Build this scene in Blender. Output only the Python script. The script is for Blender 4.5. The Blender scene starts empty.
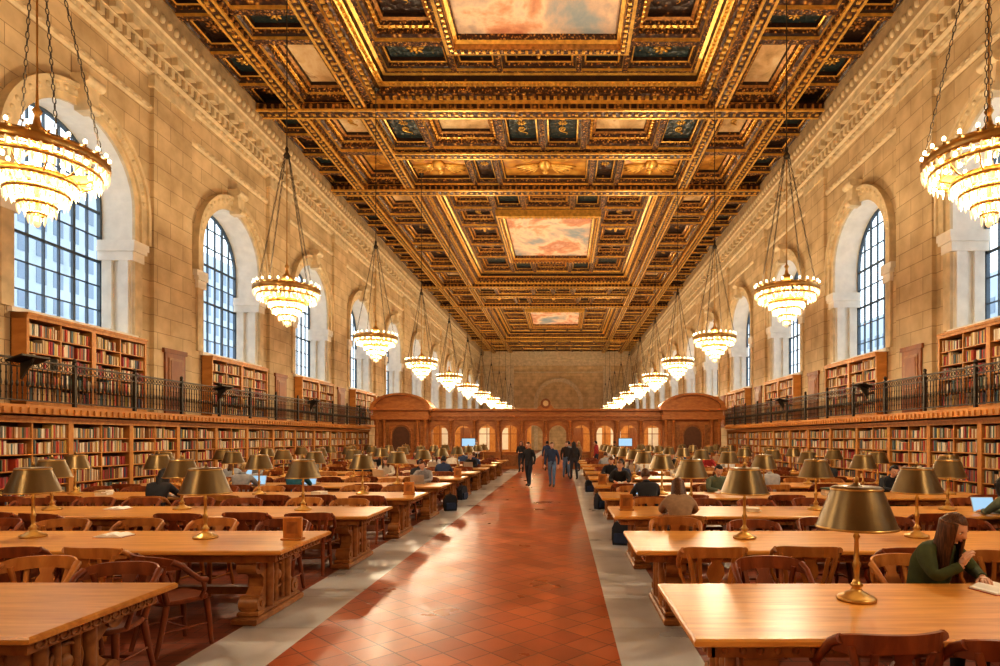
import bpy, math, random
from mathutils import Vector, Matrix, Euler
random.seed(7)
R=random.random
def U(a,b): return a+(b-a)*R()
scene=bpy.context.scene
COL=scene.collection
pi=math.pi
# ============================================================ materials
def newmat(name):
    m=bpy.data.materials.new(name); m.use_nodes=True
    nt=m.node_tree; b=nt.nodes['Principled BSDF']
    return m,nt,b
def N(nt,t,**kw):
    n=nt.nodes.new(t)
    for k,v in kw.items(): setattr(n,k,v)
    return n
def ramp(nt,stops,interp='LINEAR'):
    r=nt.nodes.new('ShaderNodeValToRGB'); cr=r.color_ramp; cr.interpolation=interp
    while len(cr.elements)>1: cr.elements.remove(cr.elements[-1])
    cr.elements[0].position=stops[0][0]; cr.elements[0].color=(*stops[0][1],1)
    for p,c in stops[1:]:
        e=cr.elements.new(p); e.color=(*c,1)
    return r
def plain(name,col,rough=.5,metal=0,emit=None,es=0,nsc=6,var=.12,bump=0,coords='Object'):
    m,nt,b=newmat(name)
    tc=N(nt,'ShaderNodeTexCoord'); no=N(nt,'ShaderNodeTexNoise'); no.inputs['Scale'].default_value=nsc; no.inputs['Detail'].default_value=4
    nt.links.new(tc.outputs[coords],no.inputs['Vector'])
    r=ramp(nt,[(.3,tuple(c*(1-var) for c in col)),(.7,tuple(min(1,c*(1+var)) for c in col))])
    nt.links.new(no.outputs['Fac'],r.inputs['Fac']); nt.links.new(r.outputs['Color'],b.inputs['Base Color'])
    b.inputs['Roughness'].default_value=rough; b.inputs['Metallic'].default_value=metal
    if emit: b.inputs['Emission Color'].default_value=(*emit,1); b.inputs['Emission Strength'].default_value=es; m.cycles.emission_sampling='NONE'
    if bump:
        bp=N(nt,'ShaderNodeBump'); bp.inputs['Strength'].default_value=bump; nt.links.new(no.outputs['Fac'],bp.inputs['Height']); nt.links.new(bp.outputs['Normal'],b.inputs['Normal'])
    return m
def wood(name,c1,c2,rough=.35,scale=(1.2,14,14),spec=.4,bump=.05,lo=.85,hi=1.12):
    m,nt,b=newmat(name)
    tc=N(nt,'ShaderNodeTexCoord'); mp=N(nt,'ShaderNodeMapping'); mp.inputs['Scale'].default_value=scale
    no=N(nt,'ShaderNodeTexNoise'); no.inputs['Scale'].default_value=1.6; no.inputs['Detail'].default_value=6; no.inputs['Distortion'].default_value=.6
    nt.links.new(tc.outputs['Object'],mp.inputs['Vector']); nt.links.new(mp.outputs['Vector'],no.inputs['Vector'])
    r=ramp(nt,[(.32,c1),(.68,c2)]); nt.links.new(no.outputs['Fac'],r.inputs['Fac'])
    oi=N(nt,'ShaderNodeObjectInfo'); mr=N(nt,'ShaderNodeMapRange'); mr.inputs['To Min'].default_value=lo; mr.inputs['To Max'].default_value=hi
    nt.links.new(oi.outputs['Random'],mr.inputs['Value'])
    hs=N(nt,'ShaderNodeHueSaturation'); nt.links.new(mr.outputs['Result'],hs.inputs['Value']); nt.links.new(r.outputs['Color'],hs.inputs['Color'])
    nt.links.new(hs.outputs['Color'],b.inputs['Base Color']); b.inputs['Roughness'].default_value=rough
    b.inputs['Specular IOR Level'].default_value=spec
    if bump:
        bp=N(nt,'ShaderNodeBump'); bp.inputs['Strength'].default_value=bump; nt.links.new(no.outputs['Fac'],bp.inputs['Height']); nt.links.new(bp.outputs['Normal'],b.inputs['Normal'])
    return m
def stone(name,c1,c2,cm,axis,bw=1.25,bh=.52,mort=.012):
    m,nt,b=newmat(name)
    g=N(nt,'ShaderNodeNewGeometry'); s=N(nt,'ShaderNodeSeparateXYZ'); nt.links.new(g.outputs['Position'],s.inputs['Vector'])
    c=N(nt,'ShaderNodeCombineXYZ'); nt.links.new(s.outputs[axis],c.inputs['X']); nt.links.new(s.outputs['Z'],c.inputs['Y'])
    br=N(nt,'ShaderNodeTexBrick'); br.inputs['Scale'].default_value=1; br.inputs['Brick Width'].default_value=bw; br.inputs['Row Height'].default_value=bh
    br.inputs['Mortar Size'].default_value=mort; br.inputs['Mortar Smooth'].default_value=.3
    br.inputs['Color1'].default_value=(*c1,1); br.inputs['Color2'].default_value=(*c2,1); br.inputs['Mortar'].default_value=(*cm,1)
    nt.links.new(c.outputs['Vector'],br.inputs['Vector'])
    no=N(nt,'ShaderNodeTexNoise'); no.inputs['Scale'].default_value=1.3; no.inputs['Detail'].default_value=8; nt.links.new(g.outputs['Position'],no.inputs['Vector'])
    r=ramp(nt,[(.25,(.66,.61,.54)),(.75,(1.15,1.13,1.1))]); nt.links.new(no.outputs['Fac'],r.inputs['Fac'])
    mx=N(nt,'ShaderNodeMix',data_type='RGBA',blend_type='MULTIPLY'); mx.inputs['Factor'].default_value=1
    nt.links.new(br.outputs['Color'],mx.inputs['A']); nt.links.new(r.outputs['Color'],mx.inputs['B'])
    nt.links.new(mx.outputs['Result'],b.inputs['Base Color']); b.inputs['Roughness'].default_value=.7
    bp=N(nt,'ShaderNodeBump'); bp.inputs['Strength'].default_value=.35; bp.inputs['Distance'].default_value=.03; bp.invert=True
    nt.links.new(br.outputs['Fac'],bp.inputs['Height']); nt.links.new(bp.outputs['Normal'],b.inputs['Normal'])
    return m
def tile(name,c1,c2,cm,size,rot,rough,width=None,mort=.008,offset=0,spec=.35):
    m,nt,b=newmat(name)
    g=N(nt,'ShaderNodeNewGeometry'); mp=N(nt,'ShaderNodeMapping'); mp.inputs['Rotation'].default_value=(0,0,rot)
    nt.links.new(g.outputs['Position'],mp.inputs['Vector'])
    br=N(nt,'ShaderNodeTexBrick',offset=offset); br.inputs['Scale'].default_value=1; br.inputs['Brick Width'].default_value=width or size; br.inputs['Row Height'].default_value=size
    br.inputs['Mortar Size'].default_value=mort; br.inputs['Mortar Smooth'].default_value=.2
    br.inputs['Color1'].default_value=(*c1,1); br.inputs['Color2'].default_value=(*c2,1); br.inputs['Mortar'].default_value=(*cm,1)
    nt.links.new(mp.outputs['Vector'],br.inputs['Vector'])
    no=N(nt,'ShaderNodeTexNoise'); no.inputs['Scale'].default_value=1.1; no.inputs['Detail'].default_value=6; nt.links.new(g.outputs['Position'],no.inputs['Vector'])
    r=ramp(nt,[(.3,(.66,.64,.62)),(.7,(1.18,1.15,1.12))]); nt.links.new(no.outputs['Fac'],r.inputs['Fac'])
    mx=N(nt,'ShaderNodeMix',data_type='RGBA',blend_type='MULTIPLY'); mx.inputs['Factor'].default_value=1
    nt.links.new(br.outputs['Color'],mx.inputs['A']); nt.links.new(r.outputs['Color'],mx.inputs['B'])
    nt.links.new(mx.outputs['Result'],b.inputs['Base Color']); b.inputs['Specular IOR Level'].default_value=spec
    r2=ramp(nt,[(.3,(rough*.85,)*3),(.7,(rough*1.2,)*3)]); nt.links.new(no.outputs['Fac'],r2.inputs['Fac']); nt.links.new(r2.outputs['Color'],b.inputs['Roughness'])
    bp=N(nt,'ShaderNodeBump'); bp.inputs['Strength'].default_value=.25; bp.inputs['Distance'].default_value=.01; bp.invert=True
    nt.links.new(br.outputs['Fac'],bp.inputs['Height']); nt.links.new(bp.outputs['Normal'],b.inputs['Normal'])
    return m
def gilt(name,dark,mid,gold,scale,lo=.05,hi=.4,metal=.5):
    m,nt,b=newmat(name)
    g=N(nt,'ShaderNodeNewGeometry')
    no=N(nt,'ShaderNodeTexNoise'); no.inputs['Scale'].default_value=scale*.8; no.inputs['Detail'].default_value=3; nt.links.new(g.outputs['Position'],no.inputs['Vector'])
    mxv=N(nt,'ShaderNodeMix',data_type='RGBA'); mxv.inputs['Factor'].default_value=.12
    nt.links.new(g.outputs['Position'],mxv.inputs['A']); nt.links.new(no.outputs['Color'],mxv.inputs['B'])
    v=N(nt,'ShaderNodeTexVoronoi'); v.inputs['Scale'].default_value=scale; nt.links.new(mxv.outputs['Result'],v.inputs['Vector'])
    r=ramp(nt,[(lo,gold),((lo+hi)/2,mid),(hi,dark)]); nt.links.new(v.outputs['Distance'],r.inputs['Fac'])
    nt.links.new(r.outputs['Color'],b.inputs['Base Color'])
    mr=ramp(nt,[(lo,(metal,)*3),(hi,(.05,)*3)]); nt.links.new(v.outputs['Distance'],mr.inputs['Fac']); nt.links.new(mr.outputs['Color'],b.inputs['Metallic'])
    b.inputs['Roughness'].default_value=.38
    bp=N(nt,'ShaderNodeBump'); bp.inputs['Strength'].default_value=.8; bp.inputs['Distance'].default_value=.06; bp.invert=True
    nt.links.new(v.outputs['Distance'],bp.inputs['Height']); nt.links.new(bp.outputs['Normal'],b.inputs['Normal'])
    return m
STONE_S=stone('limestone_side',(.66,.52,.32),(.57,.44,.26),(.32,.24,.14),'Y')
STONE_E=stone('limestone_end',(.70,.52,.29),(.62,.46,.25),(.36,.26,.14),'X')
TRIM=plain('limestone_trim',(.62,.49,.30),.65,nsc=3,var=.18,bump=.1)
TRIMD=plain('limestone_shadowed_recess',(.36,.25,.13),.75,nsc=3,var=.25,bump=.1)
PALE=plain('pale_stone',(.80,.75,.65),.6,nsc=3,var=.08)
AISLE=tile('aisle_tile',(.52,.150,.055),(.38,.095,.036),(.19,.06,.03),.30,pi/4,.31)
SIDE=tile('side_tile',(.30,.085,.04),(.23,.065,.03),(.12,.05,.03),.15,0,.4,width=.3,offset=.5)
MARB=tile('grey_marble',(.66,.67,.67),(.56,.58,.59),(.28,.28,.27),1.2,0,.3,width=1.2,mort=.006)
GILT=gilt('gilt_carving',(.045,.016,.006),(.25,.105,.026),(.88,.50,.12),5,.08,.48)
GILTF=gilt('gilt_fine',(.06,.022,.007),(.33,.145,.035),(.95,.54,.13),11,.10,.52)
DARKW=gilt('dark_coffer',(.032,.013,.006),(.09,.035,.012),(.50,.25,.055),4,.06,.30)
TEAL=gilt('teal_coffer',(.020,.038,.038),(.07,.055,.025),(.55,.30,.08),5,.05,.28)
ORNG=gilt('amber_panel',(.42,.18,.03),(.68,.34,.055),(.9,.55,.15),2,.1,.7,.35)
GOLD=plain('gold_leaf',(.86,.48,.11),.33,.55,nsc=5,var=.3)
GOLDD=plain('old_gold',(.42,.20,.05),.4,.4,nsc=6,var=.5)
def sky_paint(name,stops,sc,vs=(1,.7,1),dist=.4):
    m,nt,b=newmat(name)
    g=N(nt,'ShaderNodeNewGeometry'); mp=N(nt,'ShaderNodeMapping'); mp.inputs['Scale'].default_value=vs; nt.links.new(g.outputs['Position'],mp.inputs['Vector'])
    no=N(nt,'ShaderNodeTexNoise'); no.inputs['Scale'].default_value=sc; no.inputs['Detail'].default_value=10; no.inputs['Roughness'].default_value=.6; no.inputs['Distortion'].default_value=dist
    nt.links.new(mp.outputs['Vector'],no.inputs['Vector']); r=ramp(nt,stops); nt.links.new(no.outputs['Fac'],r.inputs['Fac'])
    nt.links.new(r.outputs['Color'],b.inputs['Base Color']); b.inputs['Roughness'].default_value=.8
    return m
MURAL=sky_paint('cloud_mural',[(.28,(.20,.30,.38)),(.38,(.36,.40,.40)),(.45,(.66,.50,.38)),(.51,(.92,.70,.48)),(.56,(.80,.42,.24)),(.62,(.60,.26,.15)),(.70,(.88,.62,.44))],.38)
CREAM=sky_paint('cream_panel',[(.3,(.40,.25,.11)),(.5,(.72,.50,.25)),(.62,(.82,.64,.38)),(.7,(.45,.22,.08))],1.3)
TABW=wood('table_oak',(.50,.21,.042),(.70,.345,.085),.30,(1.0,10,10),.35)
TABL=wood('table_carved',(.22,.08,.022),(.40,.17,.048),.42,(5,5,5),bump=.15)
CH1=wood('chair_redwood',(.17,.042,.014),(.30,.085,.026),.34,(6,6,2),.35)
CH2=wood('chair_oak',(.38,.14,.032),(.54,.23,.058),.34,(6,6,2),.35)
CASE=wood('bookcase_oak',(.46,.19,.048),(.62,.29,.08),.42,(8,1,3),.3)
DOORM=wood('door_oak',(.20,.065,.02),(.30,.105,.032),.45,(3,3,1),.3)
BOOTH=wood('booth_oak',(.36,.125,.034),(.52,.21,.06),.4,(2,2,6),.3)
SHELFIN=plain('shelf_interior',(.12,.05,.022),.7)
IRON=plain('bronze_iron',(.055,.043,.03),.45,.6)
BRASS=plain('brass',(.52,.31,.10),.3,.8,var=.2)
BRONZE=plain('lamp_bronze',(.17,.112,.046),.34,.65,nsc=2.5,var=.25)
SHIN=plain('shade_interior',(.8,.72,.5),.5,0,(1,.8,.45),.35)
BULB=plain('bulb_glow',(1,.9,.7),.3,0,(1,.82,.50),8)
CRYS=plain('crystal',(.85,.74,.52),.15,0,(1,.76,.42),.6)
WINF=plain('window_frame_metal',(.08,.11,.14),.5,.2)
PAPER=plain('paper',(.85,.83,.78),.8,var=.04)
BLACKP=plain('black_plastic',(.03,.03,.035),.4)
ALU=plain('aluminium',(.55,.56,.58),.35,.7)
SCREEN=plain('screen_glow',(.1,.2,.3),.2,0,(.4,.65,.9),.8)
def glassmat():
    m=bpy.data.materials.new('window_glass'); m.use_nodes=True; nt=m.node_tree; nt.nodes.clear()
    o=N(nt,'ShaderNodeOutputMaterial'); t=N(nt,'ShaderNodeBsdfTransparent'); g=N(nt,'ShaderNodeBsdfGlossy'); g.inputs['Roughness'].default_value=.05
    t.inputs['Color'].default_value=(.93,.97,1,1); mx=N(nt,'ShaderNodeMixShader'); mx.inputs[0].default_value=.06
    nt.links.new(t.outputs[0],mx.inputs[1]); nt.links.new(g.outputs[0],mx.inputs[2]); nt.links.new(mx.outputs[0],o.inputs['Surface']); return m
GLASS=glassmat()
def bookmat():
    m,nt,b=newmat('book_spines'); g=N(nt,'ShaderNodeNewGeometry')
    cols=[(.24,.045,.03),(.45,.27,.12),(.06,.11,.07),(.72,.60,.42),(.20,.09,.04),(.05,.07,.13),(.50,.08,.04),(.58,.42,.22),(.13,.13,.11),(.78,.70,.56),(.34,.16,.06),(.10,.17,.19),(.38,.05,.05),(.62,.47,.16),(.66,.55,.40),(.48,.33,.18)]
    r=ramp(nt,[(i/len(cols),c) for i,c in enumerate(cols)],'CONSTANT')
    nt.links.new(g.outputs['Random Per Island'],r.inputs['Fac']); nt.links.new(r.outputs['Color'],b.inputs['Base Color']); b.inputs['Roughness'].default_value=.6
    return m
BOOK=bookmat()
# ============================================================ mesh builder
class MB:
    def __init__(s): s.v=[];s.f=[];s.m=[];s.s=[]
    def add(s,vs,fs,mat,smooth=False,M=None):
        o=len(s.v)
        if M is not None: s.v.extend([tuple(M@Vector(v)) for v in vs])
        else: s.v.extend([tuple(v) for v in vs])
        for f in fs: s.f.append([i+o for i in f])
        if isinstance(mat,list): s.m.extend(mat)
        else: s.m.extend([mat]*len(fs))
        s.s.extend([smooth]*len(fs))
    def box(s,x0,x1,y0,y1,z0,z1,mat,M=None):
        vs=[(x,y,z) for z in (z0,z1) for y in (y0,y1) for x in (x0,x1)]
        s.add(vs,[(0,2,3,1),(4,5,7,6),(0,1,5,4),(2,6,7,3),(0,4,6,2),(1,3,7,5)],mat,False,M)
    def bbox(s,x0,x1,y0,y1,z0,z1,mat,b=.01,M=None):
        def ring(i,z): return [(x0+i,y0+i,z),(x1-i,y0+i,z),(x1-i,y1-i,z),(x0+i,y1-i,z)]
        vs=ring(b,z0)+ring(0,z0+b)+ring(0,z1-b)+ring(b,z1)
        fs=[(3,2,1,0),(12,13,14,15)]
        for k in range(3):
            for i in range(4):
                j=(i+1)%4; fs.append((k*4+i,k*4+j,k*4+4+j,k*4+4+i))
        s.add(vs,fs,mat,False,M)
    def cyl(s,p0,p1,r0,r1,n,mat,smooth=True,caps=True):
        s.tube([p0,p1],[r0,r1],n,mat,smooth,caps)
    def tube(s,path,r,n,mat,smooth=True,caps=True,flat=1.0,up=None,closed=False):
        path=[Vector(p) for p in path]; L=len(path)
        if not isinstance(r,(list,tuple)): r=[r]*L
        vs=[];ref=None
        for i,p in enumerate(path):
            if closed: t=(path[(i+1)%L]-path[i-1])
            else: t=(path[min(i+1,L-1)]-path[max(i-1,0)])
            t.normalize()
            if up is not None: ref=Vector(up)
            elif ref is None: ref=Vector((0,0,1)) if abs(t.z)<.9 else Vector((1,0,0))
            a=t.cross(ref)
            if a.length<1e-4: a=t.cross(Vector((1,0.1,0)))
            a.normalize(); b=a.cross(t); b.normalize()
            if up is None: ref=b
            for k in range(n):
                an=2*pi*(k+.5)/n
                vs.append(p+a*(math.cos(an)*r[i]*flat)+b*(math.sin(an)*r[i]))
        fs=[]
        for i in range(L if closed else L-1):
            ii=(i+1)%L
            for k in range(n):
                kk=(k+1)%n; fs.append((i*n+k,i*n+kk,ii*n+kk,ii*n+k))
        s.add(vs,fs,mat,smooth)
        if caps and not closed:
            s.add([vs[k] for k in range(n)],[tuple(range(n))],mat); s.add([vs[(L-1)*n+k] for k in range(n)],[tuple(reversed(range(n)))],mat)
    def lathe(s,prof,n,mat,c=(0,0,0),smooth=True,M=None):
        vs=[];fs=[]
        for r,z in prof:
            for k in range(n):
                a=2*pi*k/n; vs.append((c[0]+r*math.cos(a),c[1]+r*math.sin(a),c[2]+z))
        for i in range(len(prof)-1):
            for k in range(n):
                kk=(k+1)%n; fs.append((i*n+k,i*n+kk,(i+1)*n+kk,(i+1)*n+k))
        s.add(vs,fs,mat,smooth,M)
    def ell(s,c,r,nu,nv,mat,M=None,smooth=True):
        vs=[];fs=[]
        for j in range(nv+1):
            t=pi*j/nv
            for i in range(nu):
                a=2*pi*i/nu; vs.append((c[0]+r[0]*math.sin(t)*math.cos(a),c[1]+r[1]*math.sin(t)*math.sin(a),c[2]-r[2]*math.cos(t)))
        for j in range(nv):
            for i in range(nu):
                k=(i+1)%nu; fs.append((j*nu+i,j*nu+k,(j+1)*nu+k,(j+1)*nu+i))
        s.add(vs,fs,mat,smooth,M)
    def prism(s,poly,d0,d1,plane,mat,M=None,smooth=False):
        f={'yz':lambda a,b,d:(d,a,b),'xz':lambda a,b,d:(a,d,b),'xy':lambda a,b,d:(a,b,d)}[plane]
        n=len(poly); vs=[f(a,b,d0) for a,b in poly]+[f(a,b,d1) for a,b in poly]
        fs=[tuple(range(n)),tuple(range(2*n-1,n-1,-1))]+[(i,(i+1)%n,n+(i+1)%n,n+i) for i in range(n)]
        s.add(vs,fs,mat,False,M)
    def quad(s,a,b,c,d,mat): s.add([a,b,c,d],[(0,1,2,3)],mat)
    def mesh(s,name):
        me=bpy.data.meshes.new(name); me.from_pydata(s.v,[],s.f)
        ms=[];ix={}
        for m in s.m:
            if m.name not in ix: ix[m.name]=len(ms); ms.append(m); me.materials.append(m)
        me.polygons.foreach_set('material_index',[ix[m.name] for m in s.m])
        me.polygons.foreach_set('use_smooth',s.s)
        me.update(); return me
    def obj(s,name,loc=(0,0,0),rz=0): return inst(name,s.mesh(name),loc,rz)
def inst(name,me,loc=(0,0,0),rz=0,sc=1):
    o=bpy.data.objects.new(name,me); o.location=loc; o.rotation_euler=(0,0,rz); o.scale=(sc,sc,sc) if not isinstance(sc,tuple) else sc
    COL.objects.link(o); return o
# ============================================================ layout
XL,XR=-12.8,11.0; YE=93.0; YS=-3.35; PITCH=7.33; ZC=15.1; CX=-.9
SILL=4.95; SPR=8.65; RAD=1.96
def flat(name,x0,x1,y0,y1,z,th,mat):
    b=MB(); b.box(x0,x1,y0,y1,z-th,z,mat); return b.obj(name)
flat('floor',XL-1.2,-3.23,YS,YE,0,.2,SIDE); flat('floor',1.2,XR+1.2,YS,YE,0,.2,SIDE)
flat('floor',-3.23,-2.48,YS,YE,0,.2,MARB); flat('floor',.49,1.2,YS,YE,0,.2,MARB); flat('floor',-2.48,.49,YS,YE,0,.2,AISLE)
b=MB(); b.box(XL-1.2,XR+1.2,YS-.4,YS,0,16.8,STONE_E); b.obj('wall_back')
def side_wall(name,X,sg,centers):
    b=MB(); ZT=16.6
    def P(y,z,d=0): return (X+sg*d,y,z)
    edges=[YS]
    for c in centers: edges+= [c-RAD,c+RAD]
    edges.append(YE)
    for i in range(0,len(edges),2):
        if edges[i+1]>edges[i]: b.quad(P(edges[i],0),P(edges[i+1],0),P(edges[i+1],ZT),P(edges[i],ZT),STONE_S)
    D=1.0; n=20
    for c in centers:
        b.quad(P(c-RAD,0),P(c+RAD,0),P(c+RAD,SILL),P(c-RAD,SILL),STONE_S)
        arc=[(c-RAD*math.cos(pi*i/n),SPR+RAD*math.sin(pi*i/n)) for i in range(n+1)]
        for i in range(n):
            (ya,za),(yb,zb)=arc[i],arc[i+1]
            b.quad(P(ya,za),P(yb,zb),P(yb,ZT),P(ya,ZT),STONE_S)
        out=[(c-RAD,SILL)]+arc+[(c+RAD,SILL)]
        for i in range(len(out)-1):
            (ya,za),(yb,zb)=out[i],out[i+1]
            b.quad(P(ya,za),P(yb,zb),P(yb,zb,D),P(ya,za,D),PALE)
        b.quad(P(c-RAD,SILL),P(c+RAD,SILL),P(c+RAD,SILL,D),P(c-RAD,SILL,D),PALE)
    b.quad(P(YS,16.6,1.3),P(YE,16.6,1.3),P(YE,16.6,0),P(YS,16.6,0),STONE_S)
    o=b.obj(name)
    t=MB()
    def bx(y0,y1,z0,z1,d,mat=TRIM,d0=0):
        xs=sorted([X-sg*d0,X-sg*d]); t.box(xs[0],xs[1],y0,y1,z0,z1,mat)
    for c in centers:
        for y in (c-PITCH/2,):
            bx(y-.95,y+.95,2.6,13.15,.13,STONE_S)
            bx(y-1.02,y+1.02,12.75,13.1,.2)
        for (ri,ro,d) in ((RAD,RAD+.2,.08),(RAD+.2,RAD+.42,.15),(RAD+.42,RAD+.52,.22)):
            m=28; pts=[(c-ri,7.75)]; po=[(c-ro,7.75)]
            for i in range(m+1):
                a=pi*i/m; pts.append((c-ri*math.cos(a),SPR+ri*math.sin(a))); po.append((c-ro*math.cos(a),SPR+ro*math.sin(a)))
            pts.append((c+ri,7.75)); po.append((c+ro,7.75))
            for i in range(len(pts)-1):
                a,b2,c2,d2=pts[i],pts[i+1],po[i+1],po[i]
                t.quad(P(a[0],a[1],-d),P(b2[0],b2[1],-d),P(c2[0],c2[1],-d),P(d2[0],d2[1],-d),TRIM)
                t.quad(P(a[0],a[1],0),P(b2[0],b2[1],0),P(b2[0],b2[1],-d),P(a[0],a[1],-d),TRIM)
                t.quad(P(d2[0],d2[1],0),P(c2[0],c2[1],0),P(c2[0],c2[1],-d),P(d2[0],d2[1],-d),TRIM)
        for i in range(1,24):
            a=pi*i/24; yy=c-(RAD+.31)*math.cos(a); zz=SPR+(RAD+.31)*math.sin(a)
            t.ell((X-sg*.15,yy,zz),(.05,.07,.07),6,4,TRIM)
        t.prism([(c-.16,SPR+RAD-.12),(c+.16,SPR+RAD-.12),(c+.28,SPR+RAD+.8),(c-.28,SPR+RAD+.8)],*sorted((X,X-sg*.36)),'yz',TRIM)
        t.cyl((X-sg*.36,c-.3,SPR+RAD+.68),(X-sg*.36,c+.3,SPR+RAD+.68),.14,.14,12,TRIM)
        t.cyl((X-sg*.36,c-.17,SPR+RAD-.02),(X-sg*.36,c+.17,SPR+RAD-.02),.1,.1,12,TRIM)
        for q in (-1,1):
            y1=c+q*RAD
            for k,(dx0,dx1) in enumerate(((.05,.34),(.55,.84))):
                xs=sorted((X+sg*dx0,X+sg*dx1)); ys=sorted((y1,y1-q*.10))
                t.box(xs[0],xs[1],ys[0],ys[1],SILL,7.3,PALE)
            xs=sorted((X-sg*.16,X+sg*.95)); ys=sorted((y1+q*.5,y1-q*.14)); t.box(xs[0],xs[1],ys[0],ys[1],7.55,7.75,PALE)
            ys=sorted((y1+q*.42,y1-q*.16)); t.box(xs[0],xs[1],ys[0],ys[1],7.42,7.55,PALE)
            xs=sorted((X-sg*.11,X+sg*.95)); ys=sorted((y1+q*.36,y1-q*.12)); t.box(xs[0],xs[1],ys[0],ys[1],7.15,7.42,PALE)
            xs=sorted((X-sg*.08,X)); ys=sorted((y1+q*.32,y1)); t.box(xs[0],xs[1],ys[0],ys[1],SILL,7.15,TRIM)
        bx(c-RAD-.1,c+RAD+.1,SILL-.12,SILL,.12,PALE)
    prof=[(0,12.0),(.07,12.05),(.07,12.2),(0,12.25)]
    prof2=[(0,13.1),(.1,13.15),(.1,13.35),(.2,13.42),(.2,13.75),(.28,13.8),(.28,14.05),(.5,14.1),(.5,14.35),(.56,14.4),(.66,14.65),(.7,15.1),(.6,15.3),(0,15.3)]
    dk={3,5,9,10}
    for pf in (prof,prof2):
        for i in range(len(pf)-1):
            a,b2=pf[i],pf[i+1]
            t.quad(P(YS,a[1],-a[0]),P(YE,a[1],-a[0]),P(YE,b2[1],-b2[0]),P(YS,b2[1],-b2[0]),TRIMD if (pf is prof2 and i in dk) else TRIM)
    y=YS+.1
    while y<YE:
        bx(y,y+.16,13.45,13.72,.29,TRIM,.2)
        y+=.33
    y=YS+.1
    while y<YE:
        bx(y,y+.3,13.82,14.08,.48,TRIM,.28)
        y+=.66
    y=YS+.1
    while y<75:
        t.ell((X-sg*.64,y,14.62),(.10,.10,.15),6,4,TRIM)
        t.ell((X-sg*.1,y,13.25),(.05,.11,.07),6,4,TRIM); t.ell((X-sg*.07,y,12.12),(.04,.11,.05),6,4,TRIM)
        y+=.33
    tr=t.obj('trim_'+name.split('_')[1]); tr.parent=o
    return o
LC=[15.87+PITCH*k for k in range(-2,11)]
RC=[14.97+PITCH*k for k in range(-2,11)]
side_wall('wall_left',XL,-1,LC); side_wall('wall_right',XR,1,RC)
def window_mesh():
    b=MB(); r=RAD-.02
    def arc(rr,n=24): return [(-rr*math.cos(pi*i/n),SPR-SILL+rr*math.sin(pi*i/n)) for i in range(n+1)]
    path=[(0,-r,0)]+[(0,y,z) for y,z in arc(r)]+[(0,r,0)]
    b.tube(path,.075,4,WINF,False,up=(1,0,0)); b.tube([(0,-r,.05),(0,r,.05)],.08,4,WINF,False)
    for k in range(-3,4):
        y=k*r/4; top=SPR-SILL+math.sqrt(max(0,r*r-y*y)); ww=.04 if k in(-2,2) else .015
        b.box(-.035,.035,y-ww,y+ww,0,top,WINF)
    z=.0; i=0
    while z<SPR-SILL+r-.3:
        z+=.72; i+=1
        hw=r if z<SPR-SILL else math.sqrt(max(.01,r*r-(z-SPR+SILL)**2)); h=.035 if i in(3,5) else .015
        b.box(-.03,.03,-hw,hw,z-h,z+h,WINF)
    pts=[(-r,0)]+arc(r)+[(r,0)]
    b.add([(.0,y,z) for y,z in pts],[tuple(range(len(pts)))],GLASS)
    return b.mesh('window')
WM=window_mesh()
i=1
for c in LC: inst('window_%d'%i,WM,(XL-.95,c,SILL)); i+=1
for c in RC: inst('window_%d'%i,WM,(XR+.95,c,SILL)); i+=1
def end_wall():
    b=MB(); b.box(XL-1.2,XR+1.2,YE,YE+.5,0,16.6,STONE_E)
    o=b.obj('wall_end'); t=MB()
    n=24;c=-.7
    for ri,ro,d in ((3.2,3.6,.3),(3.6,3.8,.45)):
        for k in range(n):
            a,a2=pi*k/n,pi*(k+1)/n
            q=[(c+r*math.cos(x),YE-d,7.4+r*math.sin(x)) for r,x in ((ri,a),(ri,a2),(ro,a2),(ro,a))]
            t.add(q+[(x,YE,z) for x,_,z in q],[(0,1,2,3),(0,1,5,4),(2,3,7,6)],TRIM)
        t.box(c-ro,c-ri,YE-d,YE,0,7.4,TRIM); t.box(c+ri,c+ro,YE-d,YE,0,7.4,TRIM)
    for x in (-11.8,-8.2,6.8,10.0): t.box(x-.6,x+.6,YE-.25,YE,0,13,TRIM)
    for z0,z1,d in ((12,12.2,.2),(13.1,13.5,.3),(13.5,14,.45),(14,14.4,.8),(14.4,15.2,1)): t.box(XL,XR,YE-d,YE,z0,z1,TRIM)
    o2=t.obj('trim_end'); o2.parent=o
end_wall()
# ============================================================ ceiling
def rosette(b,x,y,z,s,mat=None):
    mat=mat or GOLD
    b.ell((x,y,z),(s*.3,s*.3,s*.22),6,4,mat)
    for k in range(8):
        a=2*pi*k/8; M=Matrix.Translation((x,y,z+.02))@Matrix.Rotation(a,4,'Z')
        b.ell((s*.6,0,0),(s*.34,s*.17,s*.1),6,3,mat,M)
def scroll(b,x,y,z,s,flip=1,mat=None,rot=0):
    mat=mat or GOLD; pts=[];rr=[]
    for k in range(22):
        t=k/21; a=t*3.6*pi; r=s*(1-t*.86)
        pts.append(Vector((flip*(r*math.cos(a)),r*math.sin(a)*.8,0))); rr.append(s*.15*(1-t*.5))
    M=Matrix.Translation((x,y,z))@Matrix.Rotation(rot,4,'Z')
    b.tube([M@p for p in pts],rr,5,mat)
    tail=[Vector((flip*(s+s*1.2*t),-s*1.0*math.sin(t*2.5),0)) for t in [k/6 for k in range(7)]]
    b.tube([M@p for p in tail],[s*.15*(1-.8*k/6) for k in range(7)],5,mat)
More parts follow.
